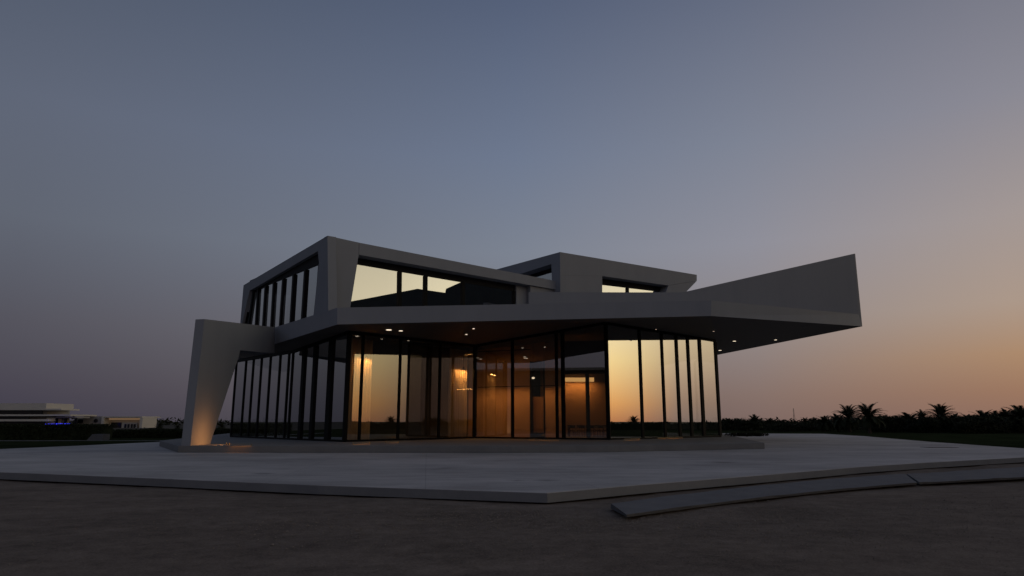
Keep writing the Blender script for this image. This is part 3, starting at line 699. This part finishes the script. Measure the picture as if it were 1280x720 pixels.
# dining table and chairs
TX, TY = 6.15, 55.0
t = thing('dining_table', 'long dark dining table seen through the glass of the warm room', 'table', (TX,TY,ZP+.025))
bm = bmesh.new(); box(bm, (TX-1.8,TY-.5,ZP+.74), (TX+1.8,TY+.5,ZP+.79)); link('tabletop', bm, 'wood', t)
for sx in (-1,1):
    for sy in (-1,1):
        bm = bmesh.new(); box(bm, (TX+sx*1.65-.04,TY+sy*.4-.04,ZP+.026), (TX+sx*1.65+.04,TY+sy*.4+.04,ZP+.738)); link('leg', bm, 'dark_wood', t)
ordn = ['first','second','third','fourth','fifth']
for row, sy in (('near', -1), ('far', 1)):
    for i in range(5):
        x = TX-1.44+i*.72; y = TY+sy*.85; zf = ZP+.026
        t = thing('dining_chair', '%s dark chair from the left on the %s side of the dining table' % (ordn[i], row), 'chair', (x,y,zf), 'dark chairs around the dining table')
        bm = bmesh.new(); box(bm, (x-.22,y-.22,zf+.43), (x+.22,y+.22,zf+.48)); link('seat', bm, 'dark_wood', t)
        bm = bmesh.new(); yb = y+sy*.22; k = 7; pts = []
        for q in range(k):
            aa = (q/(k-1)-.5); pts.append(Vector((x+aa*.44, yb+sy*(.05-.2*aa*aa), 0)))
        for p_, q_ in zip(pts, pts[1:]):
            prism(bm, [Vector((p_.x,p_.y,zf+.66)), Vector((q_.x,q_.y,zf+.66)), Vector((q_.x,q_.y,zf+.88)), Vector((p_.x,p_.y,zf+.88))], Vector((0,.025,0)))
        link('backrest', bm, 'dark_wood', t)
        for lx in (-.19,.19):
            for ly in (-.19,.19):
                bm = bmesh.new(); top_ = .70 if ly*sy > 0 else .43
                tube(bm, [(x+lx*1.12,y+ly*1.12,zf), (x+lx,y+ly,zf+top_)], [.014,.02], 6); link('leg', bm, 'dark_wood', t)

# low dark shrub on the terrace right of the plinth
def leafclump(bm, c, rx, ry, rz, n, s, r):
    for _ in range(n):
        while True:
            v = Vector((r.uniform(-1,1), r.uniform(-1,1), r.uniform(-1,1)))
            if .25 < v.length < 1: break
        p = Vector(c)+Vector((v.x*rx, v.y*ry, v.z*rz)); q = Matrix.Rotation(r.random()*6.28, 3, (r.uniform(-1,1), r.uniform(-1,1), r.uniform(-1,1)+.01))
        a_ = s*r.uniform(.6,1.4)
        vs_ = [bm.verts.new(p+q@Vector(k)) for k in ((-a_,0,0),(0,-a_*.45,0),(a_,0,.1*a_),(0,a_*.45,0))]
        bm.faces.new(vs_)
c = G(934, 545.5, ZP); c.z = ZP-.0
rr = random.Random(3)
t = thing('ground_shrub', 'low dark spreading shrub on the plinth right of the glass end', 'shrub', c)
bm = bmesh.new()
for k in range(9): tube(bm, [c, c+Vector((rr.uniform(-1.2,1.6), rr.uniform(-.4,.5), rr.uniform(.12,.4)))], [.03,.008], 5)
link('stem', bm, 'trunk', t)
bm = bmesh.new(); leafclump(bm, c+Vector((0,0,.14)), 1.9,.6,.16, 900, .09, rr)
for v in bm.verts: v.co.z = max(v.co.z, ZP+.004)
link('foliage', bm, 'leaf2', t)

# ------------------------------------------------------------------ palms and trees
def palm_meshes(seed, h, fl_, nfr):
    r = random.Random(seed); bm = bmesh.new()
    bend = r.uniform(-.2,.2)
    pts = [(bend*(k/6)**2, 0, h*k/6) for k in range(7)]; rad = [.30,.23,.20,.19,.19,.20,.26]
    tube(bm, pts, rad, 9)
    for k in range(10):       # leaf-base ridges
        z = h*(.08+.09*k); bmesh.ops.create_cone(bm, segments=9, radius1=.20, radius2=.26, depth=.10, cap_ends=False, matrix=Matrix.Translation((bend*(z/h)**2,0,z)))
    tm = bpy.data.meshes.new('trunk'); bm.to_mesh(tm); bm.free(); tm.materials.append(M['trunk'])
    bm = bmesh.new(); topp = Vector((bend,0,h))
    for i in range(nfr):
        az = i*2.39996+r.uniform(-.2,.2); lev = i/nfr
        el0 = R(84-104*lev**.9+r.uniform(-9,9)); Lf = fl_*r.uniform(.85,1.1)*(1 if lev < .8 else .8)
        p = topp.copy(); pts = [p.copy()]; e = el0; ns = 9
        for s in range(ns):
            d = Vector((math.cos(az)*math.cos(e), math.sin(az)*math.cos(e), math.sin(e))); p = p+d*(Lf/ns); pts.append(p.copy()); e -= R(3.2+4.5*lev+s*.95)
        tube(bm, pts, [.035*(1-.085*k) for k in range(len(pts))], 4)
        side = Vector((-math.sin(az), math.cos(az), 0))
        for s in range(1, len(pts)):
            for u in (0,.2,.4,.6,.8):
                if s == len(pts)-1 and u > 0: break
                q = pts[s].lerp(pts[min(s+1,len(pts)-1)], u); ax = (pts[s]-pts[s-1]).normalized(); tt = (s+u)/ns
                ll = Lf*.21*math.sin(math.pi*min(1,.12+.82*tt))+.1
                for sg in (-1,1):
                    dirl = (side*sg*.8+ax*.75+Vector((0,0,.22+r.uniform(-.1,.12)))).normalized()
                    w_ = ax*.05
                    a_ = bm.verts.new(q-w_); b_2 = bm.verts.new(q+w_); c_ = bm.verts.new(q+dirl*ll-Vector((0,0,ll*.12)))
                    bm.faces.new((a_,b_2,c_))
    cm = bpy.data.meshes.new('crown'); bm.to_mesh(cm); bm.free(); cm.materials.append(M['leaf'])
    return tm, cm
PV = [palm_meshes(11,2.6,2.9,60), palm_meshes(12,1.9,2.6,56), palm_meshes(13,3.2,2.4,50)]
def place(tm_cm, name, loc, sc, rz, label, cat, group, names=('trunk','crown')):
    t = thing(name, label, cat, loc, group); t.scale = (sc[0],sc[0],sc[1]); t.rotation_euler = (0,0,rz)
    for nm, me in zip(names, tm_cm):
        o = bpy.data.objects.new(nm, me); COL.objects.link(o); o.parent = t
    return t
def tree_meshes(seed, w_, h_, n=1500):
    r = random.Random(seed); bm = bmesh.new()
    th = h_*.35; tube(bm, [(0,0,-.05),(.05,0,th*.6),(0,.05,th*1.3)], [.16,.12,.08], 7)
    blobs = []
    for k in range(9):
        a_ = r.random()*6.28; d = r.uniform(.1,.75)*w_/2
        c_ = Vector((math.cos(a_)*d, math.sin(a_)*d, h_*r.uniform(.32,.78))); blobs.append((c_, r.uniform(.18,.34)*w_))
        tube(bm, [(0,0,th*.5), Vector((0,0,th*.5)).lerp(c_, .55)+Vector((0,0,.1)), c_], [.07,.045,.02], 5)
    tm = bpy.data.meshes.new('trunk'); bm.to_mesh(tm); bm.free(); tm.materials.append(M['trunk'])
    bm = bmesh.new()
    for c_, rd in blobs: leafclump(bm, c_, rd, rd, rd*.72*h_/w_*1.2, n//9, .17, r)
    leafclump(bm, (0,0,h_*.3), w_*.5, w_*.4, h_*.3, n//4, .17, r)
    for v in bm.verts: v.co.z = max(v.co.z, .02)
    cm = bpy.data.meshes.new('crown'); bm.to_mesh(cm); bm.free(); cm.materials.append(M['leaf2']); return tm, cm
TV = [tree_meshes(21,4.5,2.6), tree_meshes(22,6.0,2.4), tree_meshes(23,3.8,3.0), tree_meshes(24,5.5,3.2)]

# palms on the right: (column, top row, Y, variant, label)
PR = [(911,522,135,1,'small far palm just right of the glass end'),
      (944,517.5,125,0,'palm above the low shrub right of the glass end'),
      (962,522,140,1,'low palm between the shrub palm and the radio mast'),
      (1007,520.5,130,2,'small palm right of the radio mast'),
      (1031,519,118,1,'slender small palm left of the tall palm pair'),
      (1048,516.5,120,1,'broad short palm directly left of the tall palm pair'),
      (1062,505,112,0,'left palm of the tall pair on the right horizon'),
      (1087,502,104,0,'right and largest palm of the tall pair on the right horizon'),
      (1124,519,132,1,'low palm half sunk in trees right of the tall pair'),
      (1154,511.5,118,2,'short palm left of the tall lone palm'),
      (1178,503,108,0,'tall lone palm right of the tall pair'),
      (1212,517,125,1,'low palm right of the tall lone palm'),
      (1231,512,115,1,'round crowned palm in the right treeline, third from the picture edge'),
      (1259,509.5,110,2,'broad palm in the right treeline, second from the picture edge'),
      (1279,505.5,104,1,'palm cut by the right picture edge')]
rr = random.Random(5)
def pheight(px, py, Y): return P(px, py, Y).z
crown_top = [max(v.co.z for v in PV[k][1].vertices) for k in range(3)]
for px, py, Y, k, lab in PR:
    g_ = basept(px, Y); h_ = pheight(px, py, Y)/crown_top[k]
    place(PV[k], 'palm_tree', (g_.x, Y, 0), (h_*1.12, h_), rr.random()*6, lab, 'palm tree', 'date palms along the right horizon')
# smaller palms whose crowns break the outline of the treeline
for q_, (px, py, Y) in enumerate([(924,522,140),(978,524,145),(1019,521,140),(1104,518,135),(1137,515,130),(1196,516,130),(1246,513,128),(1268,512,125)]):
    g_ = basept(px, Y); k = q_ % 3; h_ = pheight(px, py, Y)/crown_top[k]
    place(PV[k], 'palm_tree', (g_.x, Y, 0), (h_*1.5, h_), rr.random()*6, '%s from the left of eight low wide palms in the right treeline' % ['first','second','third','fourth','fifth','sixth','seventh','eighth'][q_], 'palm tree', 'low palms in the right treeline')
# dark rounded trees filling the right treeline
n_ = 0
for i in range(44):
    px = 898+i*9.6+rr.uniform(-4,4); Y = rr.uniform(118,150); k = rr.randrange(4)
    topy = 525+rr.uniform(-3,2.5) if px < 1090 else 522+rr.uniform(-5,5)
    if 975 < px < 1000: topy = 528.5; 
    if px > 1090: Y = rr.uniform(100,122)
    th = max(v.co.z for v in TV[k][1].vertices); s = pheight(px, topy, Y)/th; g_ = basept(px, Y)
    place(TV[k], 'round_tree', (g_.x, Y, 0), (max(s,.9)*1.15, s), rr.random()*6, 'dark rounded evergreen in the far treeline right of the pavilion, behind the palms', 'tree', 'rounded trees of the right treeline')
# left side palms
for px, py, Y, k, lab in ((199.5,528.5,150,0,'lone palm left of the slanted leg on the left horizon'),(222,531,150,1,'small palm half hidden behind the slanted leg'),(277,529,150,1,'small palm seen between the slanted leg and the glass'),(181,534,190,1,'tiny far palm right of the low pale house')):
    g_ = basept(px, Y); h_ = pheight(px, py, Y)/crown_top[k]; place(PV[k], 'palm_tree', (g_.x, Y, 0), (h_*1.3, h_), rr.random()*6, lab, 'palm tree', 'palms along the left horizon')
for i in range(9):
    px = 186+i*13; Y = 140+rr.uniform(-8,8); k = rr.randrange(4); th = max(v.co.z for v in TV[k][1].vertices); s = pheight(px, 535.5, Y)/th; g_ = basept(px, Y)
    place(TV[k], 'round_tree', (g_.x, Y, 0), (.8, max(s,.18)), rr.random()*6, 'low dark shrub on the left horizon between the pale house and the glass', 'shrub', 'low shrubs of the left horizon')
# trees round the rest of the garden: the glass mirrors them
def far_tree(x, y, hh, palm):
    k = rr.randrange(3) if palm else rr.randrange(4)
    if palm: place(PV[k], 'palm_tree', (x,y,0), (hh/crown_top[k]*1.1, hh/crown_top[k]), rr.random()*6, 'palm standing beyond the garden, mirrored in the glass walls', 'palm tree', 'palms mirrored in the glass')
    else:
        th = max(v.co.z for v in TV[k][1].vertices); place(TV[k], 'round_tree', (x,y,0), (hh/th*1.9, hh/th), rr.random()*6, 'dark tree beyond the garden, mirrored in the glass walls', 'tree', 'trees mirrored in the glass')
for i in range(34): far_tree(112+rr.uniform(-6,8), 84-i*4.6+rr.uniform(-1,1), rr.uniform(1.3,2.0), False)
for i in range(9): far_tree(108+rr.uniform(-4,4), 78-i*14+rr.uniform(-5,5), rr.uniform(2.3,3.2), True)
for i in range(32): far_tree(-118+rr.uniform(-5,5), 40-i*5+rr.uniform(-1,1), rr.uniform(1.6,2.4), False)
for i in range(6): far_tree(-112+rr.uniform(-4,4), 30-i*22+rr.uniform(-5,5), rr.uniform(3,4), True)
for i in range(30): far_tree(-110+i*7.6, -115+rr.uniform(-6,6), rr.uniform(2.4,3.4), False)

# clipped hedges bounding the garden on the right and left, mirrored in the glass
def long_hedge(x0, y0, x1, y1, h_, n, lab, seed):
    a_ = Vector((x0,y0,0)); b_ = Vector((x1,y1,0)); r = random.Random(seed); t_ = (b_-a_).normalized(); m_ = Vector((t_.y,-t_.x,0)); bm = bmesh.new()
    prism(bm, [a_-m_*.9, b_-m_*.9, b_+m_*.9, a_+m_*.9], Vector((0,0,h_*.72)))
    for _ in range(n):
        u = r.random(); hh = h_*(.85+.35*mnoise.noise(Vector((u*60, seed, 0))))
        p = a_.lerp(b_, u) + m_*r.uniform(-1.1,1.1) + Vector((0,0,r.uniform(.05,hh))); q = Matrix.Rotation(r.random()*6.28, 3, (r.uniform(-1,1), r.uniform(-1,1), .3)); s_ = r.uniform(.15,.4)
        bm.faces.new([bm.verts.new(p+q@Vector(k)) for k in ((-s_,0,0),(0,-s_*.5,0),(s_,0,0),(0,s_*.5,0))])
    tag(link('hedge', bm, 'hedge'), lab, 'hedge')
long_hedge(103, 90, 103, -75, 1.75, 9000, 'long dark hedge bounding the garden on the right, mirrored in the glass', 5)
long_hedge(-108, 60, -108, -125, 1.75, 7000, 'long dark hedge bounding the garden on the left, mirrored in the side glass', 6)
# ------------------------------------------------------------------ left distance: hedge, kerb, houses
def hedge(x0, x1, Y, h_, dp, n, lab):
    a_ = basept(x0, Y).x; b_ = basept(x1, Y).x; bm = bmesh.new(); r = random.Random(int(x0)+3)
    box(bm, (a_+.2,Y+.2,0), (b_-.2,Y+dp-.2,h_-.2))
    for _ in range(n):
        f = r.random()
        p = Vector((r.uniform(a_,b_), Y+(.25*r.random() if f < .55 else r.uniform(0,dp)), (r.uniform(.02,h_) if f < .55 else h_-.22*r.random())+.08*mnoise.noise(Vector((r.random()*40,0,0)))))
        q = Matrix.Rotation(r.random()*6.28, 3, (r.uniform(-1,1), r.uniform(-1,1), r.uniform(-1,1)+.01)); s = r.uniform(.06,.15)
        vs_ = [bm.verts.new(p+q@Vector(k)) for k in ((-s,0,0),(0,-s*.5,0),(s,0,0),(0,s*.5,0))]; bm.faces.new(vs_)
    o = link('hedge', bm, 'hedge'); tag(o, lab, 'hedge'); return o
hedge(-260, 128, 66, 1.52, 2.2, 9000, 'tall clipped dark hedge in front of the layered white house')
hedge(129.5, 330, 72, .95, 2.2, 6000, 'lower dark hedge between the pale house and the slanted leg')
bm = bmesh.new(); a_, b_ = G(-300,549.2,.1), G(330,549.8,.1)
prism(bm, [Vector((-75,62.2,.10)), Vector((-12,62.2,.10)), Vector((-12,62.9,.10)), Vector((-75,62.9,.10))], Vector((0,0,-.14)))
struct(link('garden_kerb', bm, 'kerb'))
bm = bmesh.new(); a_ = basept(108.5,64.5).x; b_ = basept(129,64.5).x
prism(bm, [Vector((a_,64.5,0)), Vector((b_,64.5,0)), Vector((b_,64.5,.62)), Vector((a_+.5,64.5,.62))], Vector((0,1.1,0)))
tag(link('garden_block', bm, 'kerb'), 'pale low concrete block with a sloped side at the end of the hedge', 'block')

def bx(parent, name, x0, x1, y0, y1, Y, dp, m, label=None):
    a_ = P(x0, y0, Y); b_ = P(x1, y1, Y); bm = bmesh.new(); box(bm, (a_.x, Y, min(a_.z,b_.z)), (b_.x, Y+dp, max(a_.z,b_.z)))
    o = link(name, bm, m, parent)
    if label: o['label'] = label
    return o
HY = 190
h1 = thing('white_house', 'layered white modern house behind the hedge, cut by the left picture edge', 'house', (P(30,530,HY).x, HY, 0))
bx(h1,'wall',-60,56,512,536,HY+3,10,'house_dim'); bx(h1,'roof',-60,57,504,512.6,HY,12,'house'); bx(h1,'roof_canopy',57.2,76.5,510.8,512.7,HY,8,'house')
bx(h1,'window',-60,53,513.4,517.4,HY+2.7,.2,'house_glass'); bx(h1,'floor_slab',-60,88,518,520,HY-1,12,'house'); bx(h1,'window',-60,36,520.2,523.8,HY+2.7,.2,'house_glass')
bx(h1,'terrace_slab',-60,60,524,526.6,HY-2,6,'house'); bx(h1,'window',-60,56,527,532,HY+2.6,.3,'house_glass')
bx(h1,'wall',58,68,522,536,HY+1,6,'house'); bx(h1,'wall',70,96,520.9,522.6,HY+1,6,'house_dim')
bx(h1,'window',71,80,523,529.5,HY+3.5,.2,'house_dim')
for x in (69.2,80.5,93.5): bx(h1,'column',x,x+1,522.7,536,HY+1,.4,'black')
bx(h1,'light_strip',56.5,68,529.6,530.9,HY-3,.3,'blue_strip','blue light strip along the garden terrace'); bx(h1,'light_strip',70,86.5,529.2,530.6,HY-3,.3,'blue_strip')
HZ = 200
h2 = thing('pale_house', 'low pale flat roofed house with a warm lit loggia, right of the layered white house', 'house', (P(136,530,HZ).x, HZ, 0))
bx(h2,'wall',96,104.5,521.5,537,HZ+2,8,'house'); bx(h2,'window',97.5,104,524,528.6,HZ+1.7,.2,'house_glass')
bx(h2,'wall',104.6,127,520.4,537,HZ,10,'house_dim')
a_ = P(119.7,525.8,HZ-.15); bm = bmesh.new(); bmesh.ops.create_cone(bm, segments=20, radius1=.55, radius2=.55, depth=.2, cap_ends=True, matrix=Matrix.Translation(a_)@Matrix.Rotation(R(90),4,'X')); link('round_window', bm, 'house_glass', h2)
bx(h2,'roof',127.1,177,520.4,522,HZ-1,11,'house'); bx(h2,'wall',175,177,522.1,537,HZ-1,8,'house'); bx(h2,'wall',127.1,128.6,522.1,537,HZ-1,8,'house')
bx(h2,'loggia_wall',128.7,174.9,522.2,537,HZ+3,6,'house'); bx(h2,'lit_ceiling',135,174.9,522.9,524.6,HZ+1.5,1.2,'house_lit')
bx(h2,'window',134,151,528,535,HZ+2.7,.2,'house_glass')
bx(h2,'door_wall',152.5,171,528.2,537,HZ+1,.4,'house')
for x in (155.5,159.5,163.5,167): bx(h2,'window',x,x+1.8,530,536.2,HZ+.8,.15,'house_glass')
# radio mast
c = basept(993, 600); bm = bmesh.new()
for sx, sy in ((-1,-1),(1,-1),(0,1)): tube(bm, [(c.x+sx*.8,600+sy*.8,0),(c.x+sx*.15,600+sy*.15,13)], [.16,.12], 5)
for k in range(12): box(bm, (c.x-.7+.045*k,599.4,1+k), (c.x+.7-.045*k,600.6,1.12+k))
tag(link('radio_mast', bm, 'steel'), 'thin grey lattice mast far away between the trees right of the glass end', 'mast')
# added stepped block off frame right, outline shaped to darken the upper window reflection
def mirrored(px, py, xw):
    d = ray(px, py); o = Vector((0,0,H)); n = nF; q = opf(450,340,.5)
    t = (q-o).dot(n)/d.dot(n); h = o+d*t; r = d-n*(2*d.dot(n)); return h+r*((xw-h.x)/r.x)
sk = [mirrored(*k, 58) for k in ((428,378.5),(525,360),(560,365),(561,360),(579,352),(650,338))]
tb = thing('added_stepped_block', 'added unseen dark block with a stepped sloping roof, shaped for its reflection in the upper front window', 'building', (sk[2].x, sk[2].y, 0))
bm = bmesh.new(); prism(bm, [Vector((58,sk[0].y,0))]+[Vector((58,k.y,k.z)) for k in sk]+[Vector((58,sk[-1].y,0))], Vector((9,0,0)))
bmesh.ops.triangulate(bm, faces=[f for f in bm.faces if len(f.verts) > 4]); link('wall', bm, 'inner_dark', tb)
print('block', [tuple(round(c,1) for c in k) for k in sk])
# added long dark block behind the viewpoint, hiding low sky in glass reflections
nb = thing('added_long_block', 'added unseen long dark flat roofed block behind the viewpoint, placed to darken the front glass reflection', 'building', (-68,-40,0))
bm = bmesh.new(); box(bm, (-123,-46,0), (-13,-34,13.0), R(-42), (-68,-40,0)); link('wall', bm, 'inner_dark', nb)
bm = bmesh.new(); box(bm, (-124,-47,13.003), (-12,-33,13.6), R(-42), (-68,-40,13)); link('roof', bm, 'plinth', nb)
# far low treeline closing the horizon
def far_line(x0, x1, y0, y1, name, seed):
    bm = bmesh.new(); r = random.Random(seed); n = 1500
    for i in range(n):
        s = r.random(); x = x0+(x1-x0)*s; y = y0+(y1-y0)*s+r.uniform(-6,6)
        leafclump(bm, (x,y,r.uniform(.6,2.6)), 2.6,1.2,1.4, 4, .9, r)
    for v in bm.verts: v.co.z = max(v.co.z, .02)
    o = link(name, bm, 'leaf2'); o['kind'] = 'stuff'; o['label'] = 'far dark belt of trees along the horizon'; o['category'] = 'trees'; return o
far_line(-360, 420, 330, 330, 'distant_woods', 1)
